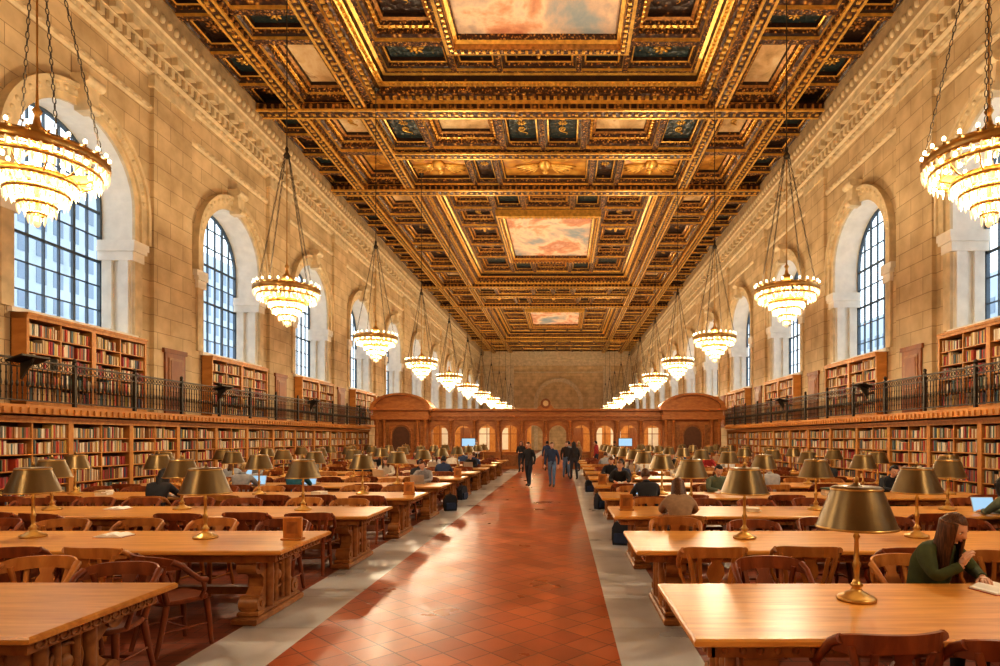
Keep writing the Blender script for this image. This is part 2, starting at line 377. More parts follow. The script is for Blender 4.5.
def coffer(b,x0,x1,y0,y1,z,prof,end):
    pr=(0,0)
    for ins,dz,mat in prof:
        a,za=pr; c,zc=ins,dz
        A=[(x0+a,y0+a,z+za),(x1-a,y0+a,z+za),(x1-a,y1-a,z+za),(x0+a,y1-a,z+za)]
        C=[(x0+c,y0+c,z+zc),(x1-c,y0+c,z+zc),(x1-c,y1-c,z+zc),(x0+c,y1-c,z+zc)]
        b.add(A+C,[(i,4+i,4+(i+1)%4,(i+1)%4) for i in range(4)],mat); pr=(ins,dz)
    a,za=pr
    if end is not None: b.quad((x0+a,y0+a,z+za),(x0+a,y1-a,z+za),(x1-a,y1-a,z+za),(x1-a,y0+a,z+za),end)
    return (x0+a,x1-a,y0+a,y1-a,z+za)
PS=[(.10,0,GILTF),(.11,.10,GOLD),(.2,.14,DARKW),(.22,.26,GILTF),(.28,.28,GOLD),(.30,.42,DARKW)]
PM=[(.16,0,GILTF),(.18,.12,GOLD),(.30,.18,GILT),(.32,.36,GILTF),(.42,.40,GOLD),(.46,.54,GILTF),(.58,.58,GOLDD),(.60,.7,DARKW)]
def beads_rect(b,x0,x1,y0,y1,z,sp,s,mat=None):
    mat=mat or GOLD
    nx=max(1,int((x1-x0)/sp)); ny=max(1,int((y1-y0)/sp))
    for k in range(nx):
        x=x0+(x1-x0)*(k+.5)/nx
        for y in (y0,y1): b.box(x-s,x+s,y-s,y+s,z-s*1.4,z,mat)
    for k in range(ny):
        y=y0+(y1-y0)*(k+.5)/ny
        for x in (x0,x1): b.box(x-s,x+s,y-s,y+s,z-s*1.4,z,mat)
cb=MB()
def cell(x0,x1,y0,y1,z=ZC,prof=PS,end=TEAL,orn='ros',mat=None):
    r=coffer(cb,x0,x1,y0,y1,z,prof,end); x=(r[0]+r[1])/2;y=(r[2]+r[3])/2; zz=r[4]-.03
    m=min(r[1]-r[0],r[3]-r[2])
    if prof is PM: beads_rect(cb,x0+.37,x1-.37,y0+.37,y1-.37,z+.38,.22,.04,GOLD)
    if orn=='ros': rosette(cb,x,y,zz,m*.36,mat)
    elif orn=='scr':
        s=m*.18
        horiz=(r[1]-r[0])>(r[3]-r[2]); ro=0 if horiz else pi/2
        rosette(cb,x,y,zz,s*1.1,mat)
        for q in (-1,1):
            d=s*2.2*q; px,py=(x+d,y) if horiz else (x,y+d)
            scroll(cb,px,py,zz,s,q,mat,ro)
    elif orn=='wing':
        s=m*.24; cb.ell((x,y,zz-.05),(s*.5,s*.8,.16),8,6,GOLD)
        cb.ell((x,y+s*.9,zz-.1),(s*.28,s*.28,.14),8,6,GOLD)
        for q in (-1,1):
            for k in range(5):
                a=.2+k*.22; M=Matrix.Translation((x+q*s*.3,y,zz))@Matrix.Rotation((a if q>0 else pi-a),4,'Z')
                cb.ell((s*1.1,0,0),(s*(1.15-k*.1),s*.13,.08),8,4,GOLD,M)
            scroll(cb,x+q*s*1.3,y-s*.9,zz,s*.5,q)
    return r
EU=11.35
mods=[(3.9,24.0,7.4),(31.7,51.8,4.95),(59.5,79.6,4.95)]
bands=[(YS,3.9),(24.0,31.7),(51.8,59.5),(79.6,YE)]
for sgn in (-1,1):
    y=YS; n=int((YE-YS)/1.84); h=(YE-YS)/n
    for k in range(n):
        a,b_=sorted((CX+sgn*9.9,CX+sgn*EU))
        if k%2: cell(a,b_,y,y+h,end=TEAL)
        else: cell(a,b_,y,y+h,end=DARKW,mat=GOLDD)
        y+=h
    xs=sorted((CX+sgn*EU,XR+.1 if sgn>0 else XL-.1)); cb.box(xs[0],xs[1],YS,YE,15.12,15.3,DARKW)
for sgn in (-1,1):
    a,b_=sorted((CX+sgn*7.3,CX+sgn*9.5))
    for y0,y1,_ in mods:
        kinds=[3,1,3,1,3,1,3]; t=sum(kinds); y=y0
        for i,k in enumerate(kinds):
            y2=y+(y1-y0)*k/t
            if k==1: cell(a,b_,y,y2,prof=PS,end=TEAL,orn='ros')
            else: cell(a,b_,y,y2,prof=PM,end=CREAM if i in(0,6) else DARKW,orn='scr' if i in (2,4) else 'none')
            y=y2
    for y0,y1 in bands:
        n=max(1,round((y1-y0)/3.8)); h=(y1-y0)/n
        for k in range(n): cell(a,b_,y0+k*h,y0+(k+1)*h,prof=PM,end=ORNG if k%2 else CREAM,orn='scr')
for y0,y1 in bands:
    n=max(1,round((y1-y0)/3.8)); h=(y1-y0)/n
    for k in range(n):
        ya,yb=y0+k*h+.3,y0+(k+1)*h-.3
        if k%2==0: ws=[1.6,3,1.6,1.6,3,1.6]
        else: ws=[3.2,1.3,4.6,1.3,3.2]
        tot=sum(ws); x=CX-6.9
        for i,w in enumerate(ws):
            x2=x+w/tot*13.8
            if k%2==0: cell(x,x2,ya,yb,prof=PM if w>2 else PS,end=CREAM if w>2 else TEAL,orn='scr' if w<2 else 'none')
            else: cell(x,x2,ya,yb,prof=PS,end=ORNG if w>2 else DARKW,orn='wing' if w>2 else 'ros')
            x=x2
        cb.quad((CX-7,ya-.3,ZC),(CX-7,ya,ZC),(CX+7,ya,ZC),(CX+7,ya-.3,ZC),GILTF)
        cb.quad((CX-7,yb,ZC),(CX-7,yb+.3,ZC),(CX+7,yb+.3,ZC),(CX+7,yb,ZC),GILTF)
for y0,y1,hl in mods:
    x0,x1=CX-6.9,CX+6.9; cy=(y0+y1)/2
    coffer(cb,x0,x1,y0,y1,ZC,[(.3,0,GILTF),(.32,.14,GOLD),(.6,.24,GILT),(.62,.5,GILTF),(.85,.56,GOLD),(.87,.78,DARKW),(1.0,.8,GOLD)],None)
    beads_rect(cb,x0+.45,x1-.45,y0+.45,y1-.45,ZC+.19,.3,.07)
    beads_rect(cb,x0+.74,x1-.74,y0+.74,y1-.74,ZC+.53,.2,.045)
    zi=ZC+.8; X0,X1,Y0,Y1=x0+1,x1-1,y0+1,y1-1; hu=3.25
    a0,a1=CX-hu,CX+hu; b0,b1=cy-hl,cy+hl
    ysplit=[Y0,b0,b0+(b1-b0)*.3,b0+(b1-b0)*.7,b1,Y1]
    for xa,xb in ((X0,a0),(a1,X1)):
        for i in range(5):
            corner=i in(0,4)
            cell(xa,xb,ysplit[i],ysplit[i+1],z=zi,prof=PM if min(xb-xa,ysplit[i+1]-ysplit[i])>1.8 else PS,end=TEAL if corner else DARKW,orn='ros' if corner else('wing' if i==2 else 'scr'),mat=GOLD)
    for ya,yb in ((Y0,b0),(b1,Y1)):
        w=a1-a0; xs=[a0,a0+w*.27,a0+w*.73,a1]
        for i in range(3):
            cell(xs[i],xs[i+1],ya,yb,z=zi,prof=PM if i==1 and yb-ya>1.8 else PS,end=TEAL if i!=1 else DARKW,orn='wing' if i==1 else 'ros',mat=GOLD)
    coffer(cb,a0,a1,b0,b1,zi,[(.02,-.4,GOLD),(.14,-.44,GOLD),(.34,-.40,GILTF),(.36,-.22,GOLDD),(.48,-.15,GOLD),(.5,.05,GILTF)],MURAL)
    beads_rect(cb,a0+.25,a1-.25,b0+.25,b1-.25,zi-.4,.25,.05)
def beam(x0,x1,y0,y1,d):
    cb.box(x0,x1,y0,y1,ZC-d,ZC+.05,GILT)
    e=.045
    if (y1-y0)>(x1-x0):
        for xx in (x0,x1): cb.box(xx-e,xx+e,y0,y1,ZC-d-.02,ZC-d+.06,GOLD)
        y=y0+.2
        while y<y1:
            cb.box((x0+x1)/2-.055,(x0+x1)/2+.055,y-.055,y+.055,ZC-d-.05,ZC-d,GOLD)
            for xx in (x0,x1): cb.box(xx-.09,xx+.09,y-.04,y+.04,ZC-d*.75,ZC-.04,GOLDD)
            y+=.3
    else:
        for yy in (y0,y1): cb.box(x0,x1,yy-e,yy+e,ZC-d-.02,ZC-d+.06,GOLD)
        x=x0+.2
        while x<x1:
            cb.box(x-.055,x+.055,(y0+y1)/2-.055,(y0+y1)/2+.055,ZC-d-.05,ZC-d,GOLD)
            for yy in (y0,y1): cb.box(x-.04,x+.04,yy-.09,yy+.09,ZC-d*.75,ZC-.04,GOLDD)
            x+=.3
for s in (-1,1):
    a,b_=sorted((CX+s*9.5,CX+s*9.9)); beam(a,b_,YS,YE,.22)
    a,b_=sorted((CX+s*6.9,CX+s*7.3)); beam(a,b_,YS,YE,.16)
for y in (3.9,24.0,31.7,51.8,59.5,79.6): beam(CX-EU,CX+EU,y-.28,y+.28,.26)
for y in (27.85,55.65): beam(CX-7,CX+7,y-.25,y+.25,.14)
cb.obj('ceiling')
b=MB(); b.box(XL-1.4,XR+1.4,YS,YE+.5,16.9,17.1,DARKW); b.obj('ceiling')
# ============================================================ bookcases / gallery
def bookcase(w,h,shelves,depth=.36):
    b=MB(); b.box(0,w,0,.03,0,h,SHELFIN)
    b.box(0,.05,0,depth,0,h,CASE); b.box(w-.05,w,0,depth,0,h,CASE); b.box(w/2-.02,w/2+.02,0,depth-.02,.1,h,CASE)
    b.box(0,w,0,depth+.02,0,.12,CASE); b.box(-.0,w,0,depth+.06,h-.06,h,CASE); b.box(0,w,0,depth+.03,h-.14,h-.06,CASE)
    b.box(0,.07,depth,depth+.02,0,h-.14,CASE); b.box(w-.07,w,depth,depth+.02,0,h-.14,CASE)
    sh=(h-.26)/shelves
    for k in range(shelves):
        z=.12+k*sh; b.box(.05,w-.05,.02,depth-.01,z-.015,z+.012,CASE)
        for (xa,xb) in ((.055,w/2-.025),(w/2+.025,w-.055)):
            x=xa
            run=0
            while x<xb-.05:
                if run<=0:
                    run=random.randint(3,12); bh=sh*U(.62,.88); bw=U(.024,.05)
                    if R()<.1: x+=U(.04,.12); run=0; continue
                hh=bh*U(.95,1.03); ww=min(bw*U(.85,1.15),xb-x)
                dd=depth-U(.03,.07)
                b.box(x+.001,x+ww-.001,.1,dd,z+.013,z+.013+hh,BOOK); x+=ww; run-=1
    return b.mesh('bookcase')
LOW=[bookcase(2.0,2.38,6) for _ in range(4)]
UPW=4.0
UP=[bookcase(UPW/2,2.2,5) for _ in range(4)]
for k in range(18):
    y=.3+2*k
    inst('bookcase',LOW[k%4],(XL+.7,y+2,0),-pi/2)
    inst('bookcase',LOW[(k+2)%4],(XR-.7,y,0),pi/2)
k=0
for c in LC[1:]:
    for q in (0,1): inst('bookcase',UP[k%4],(XL+.02,c-UPW/2+UPW/2*(q+1),2.62),-pi/2); k+=1
for c in RC[1:]:
    for q in (0,1): inst('bookcase',UP[k%4],(XR-.02,c-UPW/2+UPW/2*q,2.62),pi/2); k+=1
for X,s,nm in ((XL,1,'gallery_deck'),(XR,-1,'gallery_deck')):
    b=MB(); xs=sorted((X+s*.14,X+s*1.22)); b.box(xs[0],xs[1],.3,36.0,2.47,2.6,CASE)
    xs=sorted((X+s*1.1,X+s*1.3)); b.box(xs[0],xs[1],.3,36.0,2.42,2.62,CASE)
    y=.5
    while y<35.8:
        xs=sorted((X+s*1.28,X+s*1.34)); b.box(xs[0],xs[1],y,y+.08,2.44,2.56,CASE); y+=.2
    b.obj(nm)
def railing():
    b=MB(); L=2.0
    b.box(0,L,-.035,.035,.96,1.0,IRON); b.box(0,L,-.02,.02,.08,.11,IRON); b.box(0,L,-.018,.018,.80,.825,IRON)
    b.box(-.035,.035,-.035,.035,0,1.05,IRON); b.ell((0,0,1.1),(.05,.05,.06),8,6,IRON)
    n=16
    for k in range(1,n):
        x=L*k/n; b.cyl((x,0,.1),(x,0,.81),.013,.013,5,IRON)
        b.ell((x,0,.45),(.028,.028,.08),6,4,IRON); b.ell((x,0,.25),(.02,.02,.03),6,4,IRON); b.ell((x,0,.66),(.02,.02,.03),6,4,IRON)
    for k in range(n):
        x=L*(k+.5)/n; b.tube([(x+.05*math.cos(a),0,.89+.05*math.sin(a)) for a in [2*pi*i/10 for i in range(10)]],.009,4,IRON,closed=True)
    return b.mesh('gallery_railing')
RM=railing()
for k in range(18):
    y=.3+2*k
    inst('gallery_railing',RM,(XL+1.2,y-.05,2.62),pi/2); inst('gallery_railing',RM,(XR-1.2,y-.05,2.62),pi/2)
def door():
    b=MB(); b.box(-.5,.5,-.06,0,0,2.0,DOORM); b.box(-.58,.58,-.08,.0,2.0,2.14,DOORM)
    for z0,z1 in ((.15,.85),(1.0,1.85)):
        b.box(-.36,.36,-.085,-.06,z0,z1,TABL); b.box(-.28,.28,-.1,-.085,z0+.08,z1-.08,DOORM)
    b.ell((.4,-.1,.95),(.025,.03,.025),8,6,BRASS); return b.mesh('door')
DM=door(); i=1
for cs,X,rz in ((LC,XL+.135,pi/2),(RC,XR-.135,-pi/2)):
    for c in cs[1:]:
        inst('door_%d'%i,DM,(X,c-PITCH/2,2.62),rz); i+=1
def rest():
    b=MB(); b.prism([(0,.0),(.32,.12),(.32,.16),(0,.04)],-.35,.35,'yz',IRON); b.prism([(0,0),(0,-.35),(.28,.1)],-.03,.03,'yz',IRON)
    b.tube([(0,.1,-.1+0),(0,.2,-.05),(0,.25,.06)],.015,5,IRON); return b.mesh('book_rest')
BR=rest()
for c in LC:
    if c<34: inst('book_rest',BR,(XL+1.24,c-PITCH/2+.6,3.5),-pi/2)
for c in RC:
    if c<34: inst('book_rest',BR,(XR-1.24,c-PITCH/2+.6,3.5),pi/2)
# ============================================================ delivery booth
def booth():
    b=MB(); Y=36.6; x0,x1=-8.3,6.2; n=10; w=(x1-x0)/n
    b.box(x0,x1,Y,Y+.9,3.0,3.2,BOOTH); b.box(x0-.1,x1+.1,Y-.15,Y+1.0,3.2,3.3,BOOTH); b.box(x0,x1,Y+.02,Y+.9,3.3,3.55,BOOTH); b.box(x0-.1,x1+.1,Y-.22,Y+1,3.55,3.68,BOOTH)
    for k in range(n*4):
        xx=x0+(k+.5)*w/4; b.box(xx-.08,xx+.08,Y-.1,Y,3.1,3.2,BOOTH)
    for k in range(n+1):
        x=x0+k*w; b.box(x-.17,x+.17,Y-.02,Y+.5,0,1.0,BOOTH); b.box(x-.12,x+.12,Y+.02,Y+.4,1,3,BOOTH)
        b.lathe([(.13,0),(.13,.05),(.09,.1),(.095,.9),(.08,1.75),(.12,1.82),(.14,1.9)],12,BOOTH,(x,Y-.06,1.05)); b.box(x-.17,x+.17,Y-.22,Y,2.94,3.0,BOOTH); b.box(x-.16,x+.16,Y-.2,Y,.0,1.05,BOOTH)
    for k in range(n):
        xa=x0+k*w+.12; xb=x0+(k+1)*w-.12; c=(xa+xb)/2; r=(xb-xa)/2-.08; zs=2.15; m=14
        for i in range(m):
            a,a2=pi*i/m,pi*(i+1)/m
            p=[(c+r*math.cos(a),zs+r*math.sin(a)),(c+r*math.cos(a2),zs+r*math.sin(a2))]
            b.add([(p[0][0],Y+.15,p[0][1]),(p[1][0],Y+.15,p[1][1]),(p[1][0],Y+.15,3.0),(p[0][0],Y+.15,3.0)],[(0,1,2,3)],BOOTH)
            b.add([(p[0][0],Y+.15,p[0][1]),(p[1][0],Y+.15,p[1][1]),(p[1][0],Y+.4,p[1][1]),(p[0][0],Y+.4,p[0][1])],[(0,1,2,3)],BOOTH)
        b.box(xa,c-r,Y+.15,Y+.4,0,3,BOOTH); b.box(c+r,xb,Y+.15,Y+.4,0,3,BOOTH)
        if k not in (4,5):
            b.box(xa,xb,Y+.1,Y+.4,0,1.0,BOOTH); b.box(xa+.12,xb-.12,Y+.06,Y+.1,.2,.85,TABL); b.box(xa,xb,Y+.0,Y+.5,1.0,1.06,BOOTH)
            b.box(c-.02,c+.02,Y+.26,Y+.30,1.06,2.15+r,DOORM); b.box(c-r,c+r,Y+.26,Y+.30,2.13,2.17,DOORM)
    b.cyl((-1.05,Y-.2,4.0),(-1.05,Y-.05,4.0),.3,.3,20,DOORM); b.cyl((-1.05,Y-.22,4.0),(-1.05,Y-.2,4.0),.17,.17,20,CREAM); b.prism([(-1.6,3.66),(-.5,3.66),(-.75,3.95),(-1.35,3.95)],Y-.15,Y+.1,'xz',BOOTH)
    for xa,xb in ((-11.4,-8.1),(6.0,9.6)):
        c=(xa+xb)/2; hw=(xb-xa)/2
        b.box(xa,xb,Y-.6,Y+1.2,0,1.0,BOOTH); b.box(xa+.1,xb-.1,Y-.4,Y+1.2,1,3.1,BOOTH)
        for q in (-1,1):
            for d in (.2,.65):
                x=c+q*(hw-d); b.lathe([(.15,0),(.15,.06),(.11,.12),(.115,.9),(.09,1.8),(.13,1.88),(.15,2.0)],12,BOOTH,(x,Y-.52,1.0))
        b.box(xa-.08,xb+.08,Y-.72,Y+1.2,3.0,3.25,BOOTH); b.box(xa-.16,xb+.16,Y-.82,Y+1.2,3.55,3.7,BOOTH); b.box(xa,xb,Y-.6,Y+1.2,3.25,3.55,BOOTH)
        m=16; pts=[(c+(hw+.1)*math.cos(pi*i/m),3.7+.8*math.sin(pi*i/m)) for i in range(m+1)]; b.prism(pts,Y-.5,Y+1.0,'xz',BOOTH)
        for i in range(m):
            a,a2=pi*i/m,pi*(i+1)/m
            q=[(c+(hw+.15)*s*math.cos(x),3.7+.9*s*math.sin(x)) for s,x in ((1,a),(1,a2),(.86,a2),(.86,a))]
            b.add([(x,Y-.75,z) for x,z in q]+[(x,Y-.5,z) for x,z in q],[(0,1,2,3),(0,1,5,4),(2,3,7,6)],BOOTH)
        m=12; r=.62; pts=[(c-r,1.0)]+[(c-r*math.cos(pi*i/m),2.1+r*math.sin(pi*i/m)) for i in range(m+1)]+[(c+r,1.0)]
        b.prism(pts,Y-.45,Y-.4,'xz',TABL); pts=[(c+(x-c)*.82,1+(z-1)*.93) for x,z in pts]; b.prism(pts,Y-.47,Y-.45,'xz',SHELFIN)
        b.tube([(c-r,Y-.47,1.0)]+[(c-r*math.cos(pi*i/m),Y-.47,2.1+r*math.sin(pi*i/m)) for i in range(m+1)]+[(c+r,Y-.47,1.0)],.05,6,BOOTH)
        for px in (c-.95,c+.95): b.box(px-.2,px+.2,Y-.44,Y-.4,1.2,2.7,TABL)
    YB=Y+5
    b.box(-11.4,-2.2,YB,YB+.3,0,3.4,CASE); b.box(.6,9.6,YB,YB+.3,0,3.4,CASE); b.box(-11.4,9.6,YB-.1,YB+.4,2.9,3.5,CASE)
    for k in range(16):
        x=-11+k*1.3
        if -2.6<x<.5: continue
        b.box(x,x+.7,YB-.04,YB,1.1,2.6,PALE if k%3 else DOORM)
    o=b.obj('book_delivery_booth')
    for x in (-7,-4.5,-2,1,3.5,5.5):
        l=bpy.data.lights.new('booth_lamp','POINT'); l.energy=70; l.color=(1,.78,.45); l.shadow_soft_size=.12
        lo=bpy.data.objects.new('booth_lamp',l); lo.location=(x,Y+2.6,2.7); COL.objects.link(lo); lo.parent=o
booth()
for x in (3.7,-5.6):
    b=MB(); b.bbox(-.42,.42,-.03,.03,0,.5,BLACKP,.01); b.box(-.39,.39,-.035,-.03,.03,.47,SCREEN); b.cyl((0,0,-.3),(0,0,0),.04,.04,8,BLACKP); b.box(-.2,.2,-.12,.12,-.32,-.3,BLACKP)
    b.box(-.5,.5,-.3,.3,-.36,-.32,BOOTH)
    for q in (-.42,.42):
        for r_ in (-.24,.24): b.box(q-.03,q+.03,r_-.03,r_+.03,-1.4,-.36,BOOTH)
    b.obj('display_monitor',(x,35.6,1.4))
# ============================================================ tables
TL=7.6; TD=1.3
def table():
    b=MB(); h=TD/2; L=TL
    def ring(i,z): return [(i,-h+i,z),(L-i,-h+i,z),(L-i,h-i,z),(i,h-i,z)]
    lev=[(.05,.722),(.02,.73),(0,.742),(0,.768),(.012,.78)]
    vs=[];fs=[]
    for i,z in lev: vs+=ring(i,z)
    for k in range(4):
        for i in range(4): fs.append((k*4+i,k*4+(i+1)%4,k*4+4+(i+1)%4,k*4+4+i))
    fs+=[(3,2,1,0),(16,17,18,19)]; b.add(vs,fs,TABW)
    b.box(.12,L-.12,-h+.1,-h+.14,.645,.722,TABL); b.box(.12,L-.12,h-.14,h-.1,.645,.722,TABL)
    b.box(.10,.14,-h+.1,h-.1,.645,.722,TABL); b.box(L-.14,L-.10,-h+.1,h-.1,.645,.722,TABL)
    for xx in (.095,L-.095):
        k=-h+.18
        while k<h-.15:
            b.tube([(xx,k+.035*math.cos(a),.684+.028*math.sin(a)) for a in [2*pi*i/8 for i in range(8)]],.008,4,TABL,closed=True); k+=.085
    k=.2
    while k<L-.15:
        b.ell((k,-h+.098,.684),(.022,.012,.022),6,4,TABL); k+=.1
    for cx in (.42,L/2,L-.42):
        b.bbox(cx-.13,cx+.13,-.55,.55,0,.07,TABL,.015); b.bbox(cx-.11,cx+.11,-.48,.48,.07,.12,TABL,.012)
        out=[(-.46,.12),(-.47,.2),(-.38,.27),(-.30,.34),(-.30,.44),(-.40,.52),(-.50,.60),(-.52,.66),(.52,.66),(.50,.60),(.40,.52),(.30,.44),(.30,.34),(.38,.27),(.47,.2),(.46,.12)]
        b.prism(out,cx-.075,cx+.075,'yz',TABL)
        for q in (-1,1):
            b.cyl((cx-.1,q*.39,.19),(cx+.1,q*.39,.19),.085,.085,14,TABL); b.cyl((cx-.115,q*.39,.19),(cx+.115,q*.39,.19),.035,.035,10,TABL)
            b.cyl((cx-.1,q*.43,.58),(cx+.1,q*.43,.58),.08,.08,14,TABL); b.cyl((cx-.115,q*.43,.58),(cx+.115,q*.43,.58),.033,.033,10,TABL)
            b.cyl((cx-.085,q*.2,.12),(cx-.085,q*.2,.62),.045,.05,8,TABL)
            b.cyl((cx+.085,q*.2,.12),(cx+.085,q*.2,.62),.045,.05,8,TABL)
            b.cyl((cx+.09,q*.08,.14),(cx+.09,q*.08,.62),.03,.03,6,TABL); b.cyl((cx-.09,q*.08,.14),(cx-.09,q*.08,.62),.03,.03,6,TABL)
        for sx in (-.085,.085):
            b.tube([(cx+sx,.13*math.cos(a),.40+.13*math.sin(a)) for a in [2*pi*i/14 for i in range(14)]],.018,5,TABL,closed=True)
            b.ell((cx+sx,0,.4),(.03,.06,.06),8,6,TABL)
        b.bbox(cx-.11,cx+.11,-.52,.52,.62,.66,TABL,.01)
    b.box(.42,L-.42,-.06,.06,.2,.28,TABL)
    return b.mesh('library_table')
TM=table()
NR=11; TC=[3.98+2.62*k for k in range(NR)]
XLT,XRT=-2.8,.73
for i,c in enumerate(TC):
    inst('library_table',TM,(XRT,c,0)); inst('library_table',TM,(XLT-(.19 if i==0 else 0),c+(.03 if i==0 else 0),0),pi)
# ============================================================ lamps
def lamp():
    b=MB()
    b.lathe([(0,0),(.125,0),(.13,.015),(.115,.03),(.09,.035),(.075,.05),(.04,.065),(.03,.09),(.045,.105),(.03,.12),(.017,.15),(.022,.22),(.03,.25),(.018,.27),(.014,.42),(.024,.44),(.014,.46),(.012,.72),(.0,.72)],18,BRASS)
    b.lathe([(.26,.50),(.26,.512)],36,BRONZE); b.lathe([(.26,.512),(.165,.765)],36,BRONZE); b.lathe([(.165,.765),(.163,.780),(.15,.787)],36,BRONZE); b.lathe([(.15,.787),(.03,.793),(.02,.81),(0,.81)],36,BRONZE)
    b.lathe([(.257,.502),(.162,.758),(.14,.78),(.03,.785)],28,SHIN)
    b.ell((0,0,.828),(.018,.018,.028),8,6,BRASS)
    b.ell((0,0,.60),(.03,.03,.045),8,6,BULB)
    b.lathe([(.265,.499),(.269,.507),(.262,.515)],36,BRASS); b.lathe([(.169,.761),(.172,.768),(.166,.774)],36,BRASS)
    return b.mesh('desk_lamp')
LMm=lamp()
for i,c in enumerate(TC):
    for q,xs in enumerate(((2.03,4.0,6.0,7.7),(-4.0,-6.0,-8.0,-9.8))):
        for x in xs:
            if i==0 and x in (-4.0,): continue
            yy=c+(.15 if i else .14)+U(-.05,.05)
            inst('desk_lamp',LMm,(x+(U(-.06,.06) if i>1 else 0),yy,.78),0)
# ============================================================ chairs
def chair(mat):
    b=MB()
    pts=[]
    for k in range(28):
        a=2*pi*k/28; cx=math.cos(a); sy=math.sin(a)
        x=.235*(abs(cx)**.6)*(1 if cx>0 else -1); y=.22*(abs(sy)**.6)*(1 if sy>0 else -1)
        x*=1+.08*(y/.22); pts.append((x,y))
    for (sc,z0,sc2,z1) in ((.96,.425,1,.435),(1,.435,1,.455),(1,.455,.95,.465)):
        n=len(pts); b.add([(x*sc,y*sc,z0) for x,y in pts]+[(x*sc2,y*sc2,z1) for x,y in pts],[(i,(i+1)%n,n+(i+1)%n,n+i) for i in range(n)],mat,True)
    b.add([(x*.95,y*.95,.465) for x,y in pts],[tuple(range(28))],mat); b.add([(x*.96,y*.96,.425) for x,y in pts],[tuple(reversed(range(28)))],mat)
    for q in (-1,1):
        b.tube([(q*.19,.17,.43),(q*.205,.19,.22),(q*.215,.205,0)],[.028,.025,.018],8,mat)
        b.tube([(q*.18,-.17,.43),(q*.19,-.215,.22),(q*.20,-.27,0)],[.028,.025,.019],8,mat)
        b.tube([(q*.20,.185,.2),(q*.19,-.21,.2)],.012,6,mat)
        b.tube([(q*.185,-.17,.45),(q*.205,-.21,.58),(q*.235,-.235,.70),(q*.25,-.22,.80)],[.026,.023,.022,.024],8,mat)
        b.tube([(q*.225,.10,.45),(q*.262,.115,.53),(q*.272,.09,.615)],[.02,.017,.018],8,mat)
    b.tube([(-.2,0,.2),(.2,0,.2)],.012,6,mat)
    n=14
    def crest(t):
        x=.31*math.sin(t*1.25)/math.sin(1.25); y=-.30+.16*(t*t); return x,y
    vs=[];fs=[]
    for i in range(n+1):
        t=-1+2*i/n; x,y=crest(t); up=.878-.045*t**4; lo=.765+.012*math.cos(t*pi); th=.013
        vs+=[(x,y-th-.012,up),(x,y+th-.012,up),(x,y+th,lo),(x,y-th,lo)]
    for i in range(n):
        for k in range(4): fs.append((i*4+k,(i+1)*4+k,(i+1)*4+(k+1)%4,i*4+(k+1)%4))
    fs+=[(3,2,1,0),(n*4,n*4+1,n*4+2,n*4+3)]; b.add(vs,fs,mat,False)
    for q in (-1,1):
        path=[(q*.295,-.19,.83),(q*.31,-.12,.79),(q*.31,-.03,.70),(q*.295,.05,.635),(q*.28,.12,.615)]
        b.tube(path,[.03,.026,.024,.025,.028],8,mat)
    sp=[(-.055,.46),(-.045,.52),(-.085,.62),(-.07,.70),(-.045,.74),(-.065,.79),(.065,.79),(.045,.74),(.07,.70),(.085,.62),(.045,.52),(.055,.46)]
    M=Matrix.Translation((0,-.19,.46))@Matrix.Rotation(math.radians(17),4,'X')@Matrix.Translation((0,0,-.46))
    b.prism(sp,-.009,.009,'xz',mat,M)
    for q in (-1,1):
        b.prism([(q*.11,.46),(q*.145,.46),(q*.18,.79),(q*.145,.79)],-.008,.008,'xz',mat,M)
    return b.mesh('wooden_armchair')
CM=[chair(CH1),chair(CH2)]
def seatpos(row,near):
    return TC[row]+(-.98 if near else .98)
def add_chair(x,y,rz,v): inst('wooden_armchair',CM[v],(x,y,0),rz)
SEATED=[(-6.05,4,True,'teal','dark','brown',0,20,.1),(-7.4,3,True,'black','dark','black',1,25,.1),(-7.25,4,True,'grey','dark','blond',0,10,.05),
 (-3.9,5,True,'black','dark','black',0,15,.1),(-5.3,5,False,'cream','dark','brown',1,30,.1),(-3.75,6,True,'navy','dark','black',0,15,.1),(-3.6,8,True,'navy','dark','brown',0,15,.05),
 (-8.9,2,True,'red','dark','black',1,30,.15),(-6.7,6,False,'cream','dark','brown',0,30,.1),(-8.5,6,False,'grey','dark','black',0,25,.1),(-4.9,7,False,'white','dark','brown',1,25,.1),
 (1.62,2,True,'tan','dark','brown',1,35,.22),(1.55,3,True,'black','dark','brown',0,20,.1),(4.72,4,True,'grey','dark','brown',0,20,.1),(6.35,2,True,'olive','dark','black',1,25,.15),
 (1.58,5,True,'navy','dark','black',0,10,.05),(7.2,5,True,'black','dark','brown',0,20,.1),(3.4,5,False,'cream','dark','blond',1,30,.1),(2.6,6,True,'cream','dark','brown',0,20,.1),(5.6,7,False,'red','dark','black',0,20,.1),
 (3.6,7,True,'white','dark','black',0,20,.1),(1.7,8,True,'grey','dark','brown',0,20,.1),(-6.3,8,False,'red','dark','black',1,20,.1),(-9.2,5,False,'grey','dark','brown',0,20,.1),(6.9,3,False,'black','dark','black',0,25,.1)]
rs=random.Random(5)
for row in (3,4,5,6,6,7,7,8,8,8,9,9,9,10,10):
    for sd in (0,1):
        x=(-3.55-.9*rs.randint(0,6)) if sd==0 else (1.45+.9*rs.randint(0,6)); nr=rs.random()<.5
        if any(s[1]==row and s[2]==nr and abs(s[0]-x)<.85 for s in SEATED): continue
        SEATED.append((x,row,nr,rs.choice(['black','grey','navy','cream','red','black','tan','white','olive']),'dark',rs.choice(['black','brown','brown','blond']),rs.choice([0,0,1]),rs.uniform(10,32),rs.uniform(.04,.16)))
occ=[(x,r,n) for x,r,n,*_ in SEATED]+[(3.0,0,False)]
